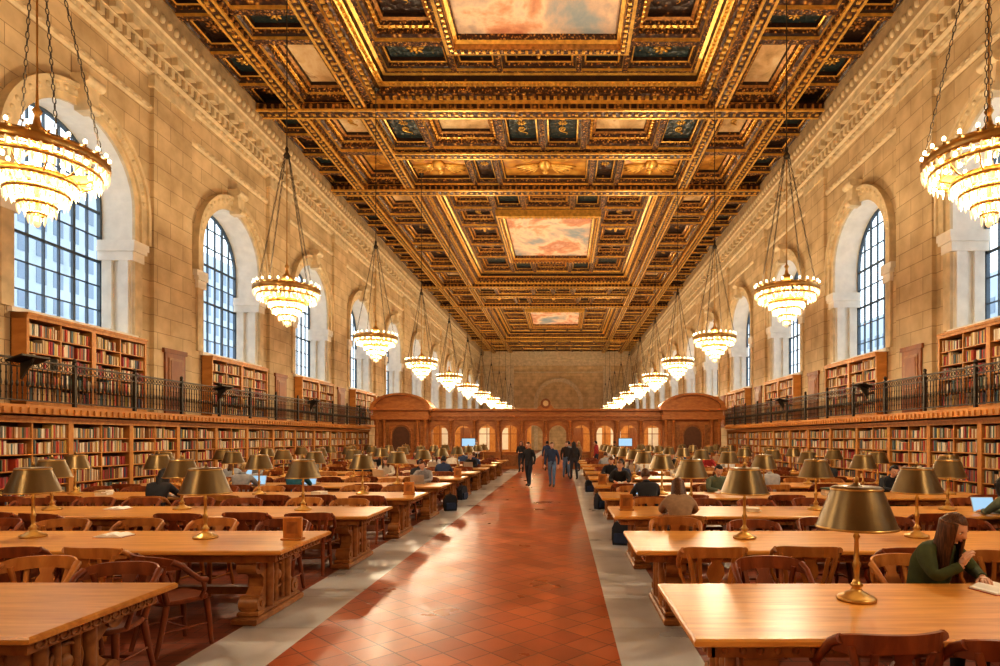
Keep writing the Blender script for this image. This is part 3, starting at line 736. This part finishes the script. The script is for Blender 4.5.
for r,c in enumerate(TC):
    for sd in (0,1):
        for i in range(8):
            x=(-3.55-.9*i) if sd==0 else (1.45+.9*i)
            for near in (True,False):
                if any(o[1]==r and o[2]==near and abs(o[0]-x)<.8 for o in occ): continue
                if R()<.13 and r>1: continue
                off=U(.50,.68) if R()<.75 else U(.7,.85)
                y=c-off-.12 if near else c+off+.12
                rz=(0 if near else pi)+U(-.2,.2)
                v=1 if (R()<(.15 if near else .5)) else 0
                if r==0 and sd==1 and near:
                    if i==0: x,y,rz,v=1.80,3.42,.1,0
                if r==1 and sd==0 and near and i==0: x,y,rz,v=-3.5,5.48,-.5,0
                add_chair(x+U(-.05,.05),y,rz,v)
# ============================================================ people
def cmat(n,c): return plain('cloth_'+n,c,.85,nsc=14,var=.15,bump=.15)
CL={'teal':cmat('teal',(.02,.13,.19)),'black':cmat('black',(.02,.02,.024)),'grey':cmat('grey',(.33,.33,.34)),'cream':cmat('cream',(.62,.56,.46)),'navy':cmat('navy',(.03,.05,.11)),
 'red':cmat('red',(.35,.03,.03)),'tan':cmat('tan',(.28,.17,.095)),'white':cmat('white',(.75,.74,.72)),'olive':cmat('olive',(.12,.15,.10)),'green':cmat('green',(.06,.075,.025)),
 'dark':cmat('dark_trousers',(.03,.033,.045)),'jeans':cmat('denim',(.12,.2,.33))}
SK=plain('skin',(.66,.38,.26),.5,nsc=10,var=.06); LIP=plain('lips',(.45,.13,.11),.45); EYEW=plain('eye_white',(.8,.78,.75),.3); IRIS=plain('iris',(.04,.02,.01),.2)
SHOE=plain('shoe_leather',(.04,.03,.025),.5)
def hairmat(n,c):
    m,nt,b=newmat(n); tc=N(nt,'ShaderNodeTexCoord'); mp=N(nt,'ShaderNodeMapping'); mp.inputs['Scale'].default_value=(60,60,5)
    no=N(nt,'ShaderNodeTexNoise'); no.inputs['Scale'].default_value=2; no.inputs['Detail'].default_value=3; nt.links.new(tc.outputs['Object'],mp.inputs['Vector']); nt.links.new(mp.outputs['Vector'],no.inputs['Vector'])
    r=ramp(nt,[(.35,tuple(x*.45 for x in c)),(.65,tuple(x*1.5 for x in c))]); nt.links.new(no.outputs['Fac'],r.inputs['Fac']); nt.links.new(r.outputs['Color'],b.inputs['Base Color']); b.inputs['Roughness'].default_value=.5; b.inputs['Specular IOR Level'].default_value=.3
    bp=N(nt,'ShaderNodeBump'); bp.inputs['Strength'].default_value=.5; nt.links.new(no.outputs['Fac'],bp.inputs['Height']); nt.links.new(bp.outputs['Normal'],b.inputs['Normal']); return m
HR={'brown':hairmat('hair_brown',(.10,.042,.016)),'black':hairmat('hair_black',(.018,.013,.011)),'blond':hairmat('hair_blond',(.36,.23,.09))}
def skin_eval(js,es,sub=1):
    me=bpy.data.meshes.new('t'); me.from_pydata([j[0] for j in js],es,[])
    o=bpy.data.objects.new('t',me); COL.objects.link(o)
    md=o.modifiers.new('s','SKIN'); md.use_smooth_shade=True
    for i,j in enumerate(js):
        sv=me.skin_vertices[0].data[i]; r=j[1]; sv.radius=(r,r) if not isinstance(r,tuple) else r; sv.use_root=(i==0)
    sd=o.modifiers.new('b','SUBSURF'); sd.levels=sub; sd.render_levels=sub
    bpy.context.view_layer.update(); dg=bpy.context.evaluated_depsgraph_get()
    e=o.evaluated_get(dg); m2=bpy.data.meshes.new_from_object(e)
    vs=[tuple(v.co) for v in m2.vertices]; fs=[tuple(p.vertices) for p in m2.polygons]
    bpy.data.objects.remove(o); bpy.data.meshes.remove(m2)
    return vs,fs
def hand_geo(curl=.5):
    js=[((0,0,0),.024),((0,.03,0),.026)]; es=[(0,1)]
    for x,L,y0 in ((.030,.070,.085),(.010,.080,.09),(-.011,.073,.086),(-.030,.056,.078)):
        n=len(js); js.append(((x,y0,.0),.0135)); es.append((1,n))
        a=0; p=Vector((x,y0,0))
        for k,f in enumerate((.45,.32,.23)):
            a+=curl*(.5+.3*k); p=p+Vector((x*.15,math.cos(a),-math.sin(a)))*L*f
            js.append((tuple(p),.0098-.0012*k)); es.append((n+k,n+k+1))
    n=len(js); js+= [((.036,.035,-.006),.015),((.055,.062,-.016),.012),((.060,.088,-.028),.0095)]; es+=[(1,n),(n,n+1),(n+1,n+2)]
    return skin_eval(js,es,1)
HG={}
def hand(b,w,d,side,curl=.5,mat=None,roll=0):
    k=round(curl,1)
    if k not in HG: HG[k]=hand_geo(k)
    vs,fs=HG[k]
    d=Vector(d).normalized(); z=Vector((0,0,1)); x=d.cross(z).normalized(); z=x.cross(d)
    M=Matrix((x,d,z)).transposed().to_4x4(); M=Matrix.Translation(w)@M@Matrix.Rotation(roll,4,'Y')
    vs2=[(v[0]*side,v[1],v[2]) for v in vs]
    if side<0: fs=[tuple(reversed(f)) for f in fs]
    b.add(vs2,fs,SK,True,M)
def gz(x,c,s): return math.exp(-((x-c)/s)**2)
def head(b,M,hair,hl):
    nu,nv=32,26; vs=[];fs=[]
    for j in range(nv+1):
        t=pi*j/nv
        for i in range(nu):
            a=2*pi*i/nu; dx,dy,dz=math.sin(t)*math.cos(a),math.sin(t)*math.sin(a),-math.cos(t)
            x,y,z=dx*.076,dy*.095,dz*.116
            if z<0: k=1-.28*(min(1,-z/.116))**1.5; x*=k
            if z<0 and dy<0: y*=1-.25*(-z/.116)
            if dy>0:
                y+=.026*gz(x,0,.013)*gz(z,-.018,.02)*(dy)
                y+=.012*gz(x,0,.010)*gz(z,.008,.025)*dy
                y-=.010*(gz(x,.031,.016)+gz(x,-.031,.016))*gz(z,.008,.014)*dy
                y+=.006*gz(z,.03,.012)*dy*gz(x,0,.05)
                y+=.009*gz(x,0,.022)*gz(z,-.055,.010)*dy
                y+=.014*gz(x,0,.025)*gz(z,-.095,.018)
            vs.append((x,y,z))
    for j in range(nv):
        for i in range(nu):
            k=(i+1)%nu; fs.append((j*nu+i,j*nu+k,(j+1)*nu+k,(j+1)*nu+i))
    b.add(vs,fs,SK,True,M)
    for q in (-1,1):
        b.ell((q*.031,.079,.006),(.014,.008,.007),10,6,EYEW,M); b.ell((q*.031,.0855,.006),(.0055,.003,.0055),8,6,IRIS,M)
        b.ell((q*.031,.088,.026),(.018,.004,.0028),8,4,hair,M)
        b.ell((q*.077,-.003,-.008),(.008,.018,.03),8,6,SK,M)
    b.ell((0,.094,-.055),(.021,.006,.0055),10,6,LIP,M)
    vs=[];keep=[];nu,nv=28,20
    for j in range(nv+1):
        t=pi*j/nv
        for i in range(nu):
            a=2*pi*i/nu; d=Vector((math.sin(t)*math.cos(a),math.sin(t)*math.sin(a),-math.cos(t)))
            w=1+.02*math.sin(a*9+j)
            vs.append((d.x*.086*w,d.y*.104*w-.006,d.z*.126*w+.002))
            keep.append(not((d.y>.25 and d.z<.48) or (d.y>-.1 and d.z<-.05) or d.z<-.55))
    fs=[]
    for j in range(nv):
        for i in range(nu):
            k=(i+1)%nu; f=(j*nu+i,j*nu+k,(j+1)*nu+k,(j+1)*nu+i)
            if all(keep[q] for q in f): fs.append(f)
    b.add(vs,fs,hair,True,M)
def longhair(b,M,hair,L=.34,front=.75):
    nu,nv=34,12; a0=-pi/2-(pi-front); a1=-pi/2+(pi-front); V=[];F=[]
    for lay,off in ((0,0),(1,-.022)):
        for j in range(nv+1):
            t=j/nv
            for i in range(nu+1):
                a=a0+(a1-a0)*i/nu; w=1+.045*math.sin(i*2.3+j*.5)*t
                rx=(.090+.030*t+off)*w; ry=(.104+.004*t+off)*w
                V.append((rx*math.cos(a),ry*math.sin(a)-.006,.055-(L+.055)*t*(1+.08*math.sin(i*1.3))))
    n=(nu+1)*(nv+1)
    for j in range(nv):
        for i in range(nu):
            p=j*(nu+1)+i; F.append((p,p+1,p+nu+2,p+nu+1)); F.append((n+p,n+p+nu+1,n+p+nu+2,n+p+1))
    for i in range(nu):
        p=nv*(nu+1)+i; F.append((p,p+1,n+p+1,n+p)); p=i; F.append((p,n+p,n+p+1,p+1))
    for j in range(nv):
        for i in (0,nu): p=j*(nu+1)+i; F.append((p,p+nu+1,n+p+nu+1,n+p))
    b.add(V,F,hair,True,M)
def person(name,loc,rz,J,top,pants,hair,hl,pitch,yaw=0,curl=.5,sub=2,rolls=(0,0),hl_len=.34,hair_pitch=None):
    order=['pel','spi','che','nb','nt','shL','elL','wrL','shR','elR','wrR','hiL','knL','anL','toL','hiR','knR','anR','toR']
    ED=[('pel','spi',top),('spi','che',top),('che','nb',top),('nb','nt',SK),('che','shL',top),('shL','elL',top),('elL','wrL',top),('che','shR',top),('shR','elR',top),('elR','wrR',top),
        ('pel','hiL',pants),('hiL','knL',pants),('knL','anL',pants),('anL','toL',SHOE),('pel','hiR',pants),('hiR','knR',pants),('knR','anR',pants),('anR','toR',SHOE)]
    RAD_={'pel':.145,'spi':.135,'che':.15,'nb':.075,'nt':.055,'sh':.082,'el':.052,'wr':.034,'hi':.105,'kn':.07,'an':.048,'to':.042}
    def rad(k): return RAD_[k] if k in RAD_ else RAD_[k[:-1]]
    ix={k:i for i,k in enumerate(order)}
    js=[(J[k],rad(k)) for k in order]
    vs,fs=skin_eval(js,[(ix[a],ix[b]) for a,b,_ in ED],sub)
    segs=[(Vector(J[a]),Vector(J[b]),rad(a),rad(b),m) for a,b,m in ED]
    mats=[]
    for f in fs:
        c=Vector((0,0,0))
        for i in f: c+=Vector(vs[i])
        c/=len(f); best=None;bd=1e9
        for p,q,ra,rb,m in segs:
            d=q-p; t=max(0,min(1,(c-p).dot(d)/d.length_squared)); dist=(c-(p+d*t)).length/(ra+(rb-ra)*t)
            if m is SK: dist*=1.0+.6*(1-t)
            if dist<bd: bd=dist;best=m
        mats.append(best)
    b=MB(); b.add(vs,fs,mats,True)
    for s,el,wr,ro in ((1,'elL','wrL',rolls[0]),(-1,'elR','wrR',rolls[1])):
        d=(Vector(J[wr])-Vector(J[el])).normalized(); w=Vector(J[wr])
        b.cyl(w-d*.04,w+d*.012,.040,.037,12,top)
        b.cyl(w-d*.0,w+d*.03,.026,.025,10,SK)
        dd=Vector(J.get('h'+wr,d)); hand(b,w+d*.02,dd,s,curl,roll=ro)
    nb=Vector(J['nb']); nt=Vector(J['nt']); d=(nt-nb).normalized(); b.cyl(nb+d*.0,nb+d*.045,.085,.068,16,top)
    hp=nt+d*.05
    T=Matrix.Translation(hp+Vector((0,.02,.05)))@Matrix.Rotation(yaw,4,'Z')
    M=T@Matrix.Rotation(-math.radians(pitch),4,'X')
    head(b,M,hair,hl)
    if hl: longhair(b,T@Matrix.Rotation(-math.radians(pitch if hair_pitch is None else hair_pitch),4,'X'),hair,hl_len)
    return b.obj(name,loc,rz)
def seated(h,var=0):
    J={'pel':(0,-.02,.60),'spi':(0,h*.4-.02,.76),'che':(0,h*1.0,.94),'nb':(0,h*1.35,1.065),'nt':(0,h*1.6+.01,1.125)}
    for s,k in ((1,'L'),(-1,'R')):
        J['sh'+k]=(-s*.175,h*1.15,1.005); J['el'+k]=(-s*.25,h*1.0+.18,.845); J['wr'+k]=(-s*(.15-.03*var),h+.42,.825)
        J['hi'+k]=(-s*.10,.06,.555); J['kn'+k]=(-s*.13,.44,.54); J['an'+k]=(-s*.13,.42,.11); J['to'+k]=(-s*.14,.57,.05)
        J['hwr'+k]=(s*.25,1,-.05)
    return J
def standing(st=.12,arm=0):
    J={'pel':(0,0,.97),'spi':(0,0,1.12),'che':(0,.01,1.30),'nb':(0,0,1.45),'nt':(0,.015,1.52)}
    for s,k in ((1,'L'),(-1,'R')):
        f=s*st
        J['sh'+k]=(-s*.175,0,1.385); J['el'+k]=(-s*.25,-.03-f*.3,1.12)
        J['wr'+k]=(-s*.25,.08-f*.5,.89) if not arm else (-s*.12,.26,1.12)
        J['hi'+k]=(-s*.095,0,.90); J['kn'+k]=(-s*.10,.03+f*.6,.50); J['an'+k]=(-s*.10,f-.02,.105); J['to'+k]=(-s*.12,f+.14,.05)
    return J
for i,(x,r,near,tp,pa,hr,hl,pi_,hu) in enumerate(SEATED):
    y=seatpos(r,near); rz=(0 if near else pi)+U(-.15,.15)
    add_chair(x,y-(.02 if near else -.02),rz,i%2)
    person('seated_reader',(x,y,0),rz,seated(hu+.04,i%3),CL[tp],CL[pa],HR[hr],hl,pi_,yaw=U(-.3,.3),sub=1,hl_len=U(.2,.34))
STAND=[(-1.33,23.4,2.6,'black','dark','black',0,0,.10),(-.42,23.0,2.9,'navy','jeans','brown',0,0,.14),(.5,27,.4,'black','dark','black',1,0,.1),(.15,28.3,3.4,'black','jeans','brown',0,0,.08),
 (.3,30.8,.2,'grey','dark','black',0,0,.1),(-2.3,33,3.0,'black','dark','brown',1,1,.05),(.9,33.5,2.0,'tan','dark','blond',1,0,.05),(-.9,34.0,0,'navy','dark','black',0,0,.15),(3.0,34.6,.3,'black','dark','brown',0,1,.05),(-5,34.8,3.0,'white','dark','black',0,1,.03),(1.9,34.2,1.2,'red','dark','black',0,0,.05)]
for x,y,rz,tp,pa,hr,hl,arm,st in STAND:
    person('standing_visitor',(x,y,0),rz,standing(st,arm),CL[tp],CL[pa],HR[hr],hl,8,sub=1)
J={'pel':(0,-.02,.60),'spi':(0,.05,.76),'che':(0,.13,.93),'nb':(0,.20,1.045),'nt':(0,.235,1.10)}
J.update({'shL':(-.16,.165,.985),'elL':(-.245,.27,.835),'wrL':(-.10,.44,.835),'hwrL':(.6,.8,-.1),
 'shR':(.16,.165,.985),'elR':(.25,.34,.835),'wrR':(.11,.42,.92),'hwrR':(-.45,.10,.85)})
for s,k in ((1,'L'),(-1,'R')):
    J['hi'+k]=(-s*.10,.06,.555); J['kn'+k]=(-s*.13,.44,.54); J['an'+k]=(-s*.13,.42,.11); J['to'+k]=(-s*.14,.57,.05)
wy=4.98; wr=pi+.30; wx=2.98
person('reading_woman',(wx,wy,0),wr,J,CL['green'],CL['dark'],HR['brown'],1,27,yaw=.15,curl=.6,sub=2,hl_len=.36,hair_pitch=12)
add_chair(wx-.02,wy+.03,wr,1)
def open_book():
    b=MB(); n=10
    for q in (-1,1):
        pts=[(q*.155*k/n,.012+.03*math.sin(pi*min(1,k/n*1.1+.08))*.8) for k in range(n+1)]
        poly=[(x,z) for x,z in pts]+[(q*.155,0),(0,0)]
        b.prism(poly if q>0 else poly[::-1],-.11,.11,'xz',PAPER)
        b.box(min(0,q*.16),max(0,q*.16),-.115,.115,-.004,0,CL['red'])
    return b.mesh('open_book')
OB=open_book(); inst('open_book',OB,(3.2,4.40,.785),.25)
def laptop():
    b=MB(); b.bbox(-.17,.17,-.12,.12,0,.016,ALU,.004); b.box(-.14,.14,-.02,.10,.016,.018,BLACKP)
    M=Matrix.Translation((0,.12,.014))@Matrix.Rotation(math.radians(-18),4,'X'); b.bbox(-.17,.17,-.004,.004,0,.22,ALU,.002,M); b.box(-.16,.16,-.006,-.0045,.01,.21,SCREEN,M); return b.mesh('laptop')
LP=laptop()
for i,(x,r,near,*_) in enumerate(SEATED):
    y=TC[r]+(-.30 if near else .30); rz=(0 if near else pi)
    if i%2==0: inst('laptop',LP,(x,y,.782),rz)
    else: inst('open_book',OB,(x,y-(.05 if near else -.05),.785),rz+U(-.2,.2))
for x,r,d in ((-5.1,1,.2),(6.1,1,.2),(-7.0,2,.2)): inst('open_book',OB,(x,TC[r]+d+.02,.785),pi)
inst('laptop',LP,(6.9,TC[1]+.35,.782),pi)
def backpack():
    b=MB(); body=[(-.15,0),(.15,0),(.17,.12),(.165,.30),(.12,.40),(0,.44),(-.12,.40),(-.165,.30),(-.17,.12)]
    b.prism(body,-.08,.08,'xz',CL['dark']); b.bbox(-.12,.12,-.13,-.08,.04,.22,CL['navy'],.02)
    for q in (-.08,.08): b.tube([(q,.08,.40),(q,.14,.30),(q,.13,.12),(q,.08,.04)],.016,6,BLACKP)
    b.tube([(-.03,.03,.43),(0,.03,.49),(.03,.03,.43)],.01,6,BLACKP); return b.mesh('backpack')
BP=backpack()
for x,y,rz in ((-2.95,15.7,.4),(1.05,10.7,-.3),(-3.1,18.5,1.2),(1.0,16.1,.7),(.95,21.2,.2)): inst('backpack',BP,(x,y,0),rz)
def sign():
    b=MB(); b.bbox(-.11,.11,-.06,.06,0,.02,CH2,.004); b.bbox(-.10,.10,-.02,.02,.02,.25,CASE,.005); b.box(-.085,.085,-.023,-.02,.035,.235,CH2); b.box(-.06,.06,-.025,-.023,.07,.2,TABL); return b.mesh('table_sign')
SG=sign()
for x,y in ((-2.98,6.62),(.98,9.3),(-3.05,11.9),(.95,14.5),(-3.0,17.1)): inst('table_sign',SG,(x,y,.78),U(-.1,.1))
for x,r in ((2.9,2),(-4.8,3),(5.2,3),(-9.0,3),(3.2,5),(-5.1,6)):
    b=MB(); z=0
    for k in range(random.randint(2,5)):
        M=Matrix.Rotation(U(-.3,.3),4,'Z'); h=U(.02,.04); b.box(-.1,.1,-.13,.13,z,z+h,BOOK,M); b.box(-.097,.103,-.127,.127,z+.003,z+h-.003,PAPER,M); z+=h
    b.obj('book_stack',(x,TC[r]+U(-.1,.0),.782))
# ============================================================ chandeliers
def chandelier():
    b=MB(); R0=.78
    def ringb(r,z,h): b.lathe([(r-.03,z),(r,z-h*.3),(r+.02,z),(r+.025,z+h*.5),(r,z+h),(r-.03,z+h),(r-.03,z)],40,BRASS)
    tiers=[(.78,0,.12,44),(.70,-.13,.05,40),(.44,-.30,.07,26),(.34,-.46,.05,20),(.20,-.62,.05,12),(.09,-.74,.03,7)]
    for r,z,h,n in tiers:
        ringb(r,z,h)
        for k in range(n):
            a=2*pi*k/n; x,y=r*math.cos(a),r*math.sin(a)
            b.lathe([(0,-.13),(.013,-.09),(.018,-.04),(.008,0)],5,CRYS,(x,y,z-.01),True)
        nb=int(n*.5)
        for k in range(nb):
            a=2*pi*(k+.5)/nb; x,y=(r-.06)*math.cos(a),(r-.06)*math.sin(a)
            b.ell((x,y,z-.06),(.028,.028,.038),7,5,BULB); b.cyl((x,y,z-.02),(x,y,z+.02),.014,.014,5,BRASS)
    for k in range(24):
        a=2*pi*k/24; x,y=R0*math.cos(a),R0*math.sin(a)
        b.lathe([(.026,.09),(.012,.12),(.018,.15)],6,BRASS,(x,y,0)); b.ell((x,y,.18),(.024,.024,.036),7,5,BULB)
    for (r,z,_,n),(r2,z2,_,_) in zip(tiers[2:-1],tiers[3:]):
        for k in range(n):
            a=2*pi*(k+.5)/n
            p=[((r+(r2-r)*t)*math.cos(a),(r+(r2-r)*t)*math.sin(a),z+(z2-z)*t-.03*math.sin(pi*t)) for t in (0,.33,.66,1)]
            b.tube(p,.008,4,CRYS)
    for k in range(12):
        a=2*pi*k/12; b.tube([(.70*math.cos(a),.70*math.sin(a),-.12),(.56*math.cos(a),.56*math.sin(a),-.24),(.44*math.cos(a),.44*math.sin(a),-.27)],.012,5,BRASS)
    for k in range(8):
        a=2*pi*k/8; b.tube([(R0*math.cos(a),R0*math.sin(a),.03),(.4*math.cos(a),.4*math.sin(a),.12),(.05*math.cos(a),.05*math.sin(a),.2)],.016,6,BRASS)
    b.ell((0,0,-.84),(.045,.045,.07),10,8,CRYS)
    b.lathe([(0,-.75),(.03,-.7),(.03,.2),(.10,.25),(.15,.34),(.13,.40),(.05,.47),(.03,.6),(.06,.66),(.02,.72),(.012,1.0),(.012,3.5)],14,BRASS)
    H=3.5
    for k in range(4):
        a=2*pi*k/4+pi/5; p0=Vector((R0*math.cos(a),R0*math.sin(a),.1)); p1=Vector((.06*math.cos(a),.06*math.sin(a),H)); n=38; d=(p1-p0)/n
        dn=d.normalized(); u=dn.cross(Vector((0,0,1))).normalized(); v=dn.cross(u)
        for i in range(n):
            c=p0+d*(i+.5); w=u if i%2 else v
            b.tube([c+dn*(.053*math.cos(t))+w*(.018*math.sin(t)) for t in [2*pi*j/8 for j in range(8)]],.0065,4,IRON,closed=True)
    b.lathe([(0,H-.1),(.06,H-.05),(.09,H),(.06,H+.06),(.03,H+.1),(.05,H+.18),(.014,H+.25),(.014,9.35),(.1,9.45),(.14,9.5),(.0,9.52)],12,IRON)
    return b.mesh('chandelier')
CHM=chandelier()
PW=1150
for x in (-7.1,5.75):
    for k in range(-1,11):
        y=8.1+PITCH*k
        o=inst('chandelier',CHM,(x,y,5.65),U(0,.6))
        l=bpy.data.lights.new('chandelier_light','POINT'); l.energy=PW; l.color=(1,.83,.58); l.shadow_soft_size=.2
        lo=bpy.data.objects.new('chandelier_light',l); lo.location=(0,0,-.15); COL.objects.link(lo); lo.parent=o
# ============================================================ outside buildings
BLD=plain('facade_stone',(.46,.54,.62),.8,nsc=.3); BWIN=plain('facade_window',(.20,.27,.36),.4,nsc=.3)
def facade(name,x0,x1,y0,y1,h,sg):
    b=MB(); b.box(x0,x1,y0,y1,-6,h,BLD); X=x1+.06 if sg>0 else x0-.06
    z=1
    while z<h-2:
        y=y0+1
        while y<y1-2: xs=sorted((X,X-sg*.1)); b.box(xs[0],xs[1],y,y+1.4,z,z+1.9,BWIN); y+=2.4
        z+=3.2
    b.obj(name)
facade('office_building',-64,-52,10,56,24,1); facade('office_building',-74,-62,60,120,34,1); facade('office_building',50,62,10,46,16,-1); facade('office_building',52,64,52,110,22,-1)
flat('street_ground',-90,-14.5,-60,140,-6,.2,BLD); flat('street_ground',12.7,90,-60,140,-6,.2,BLD)
# ============================================================ world, camera
w=bpy.data.worlds.new('World'); scene.world=w; w.use_nodes=True; nt=w.node_tree; bg=nt.nodes['Background']
bg.inputs['Color'].default_value=(.86,.94,1,1); bg.inputs['Strength'].default_value=2.4
cam=bpy.data.cameras.new('camera'); co=bpy.data.objects.new('camera',cam); COL.objects.link(co)
co.location=(0,0,1.9); co.rotation_euler=(pi/2,0,0); cam.sensor_width=36; cam.lens=21.6; cam.shift_x=-.063; cam.shift_y=.105; cam.clip_end=400; cam.clip_start=.05
scene.camera=co
scene.view_settings.view_transform='Standard'
try: scene.view_settings.look='Medium High Contrast'
except Exception as e: print('look',e)
scene.view_settings.exposure=0
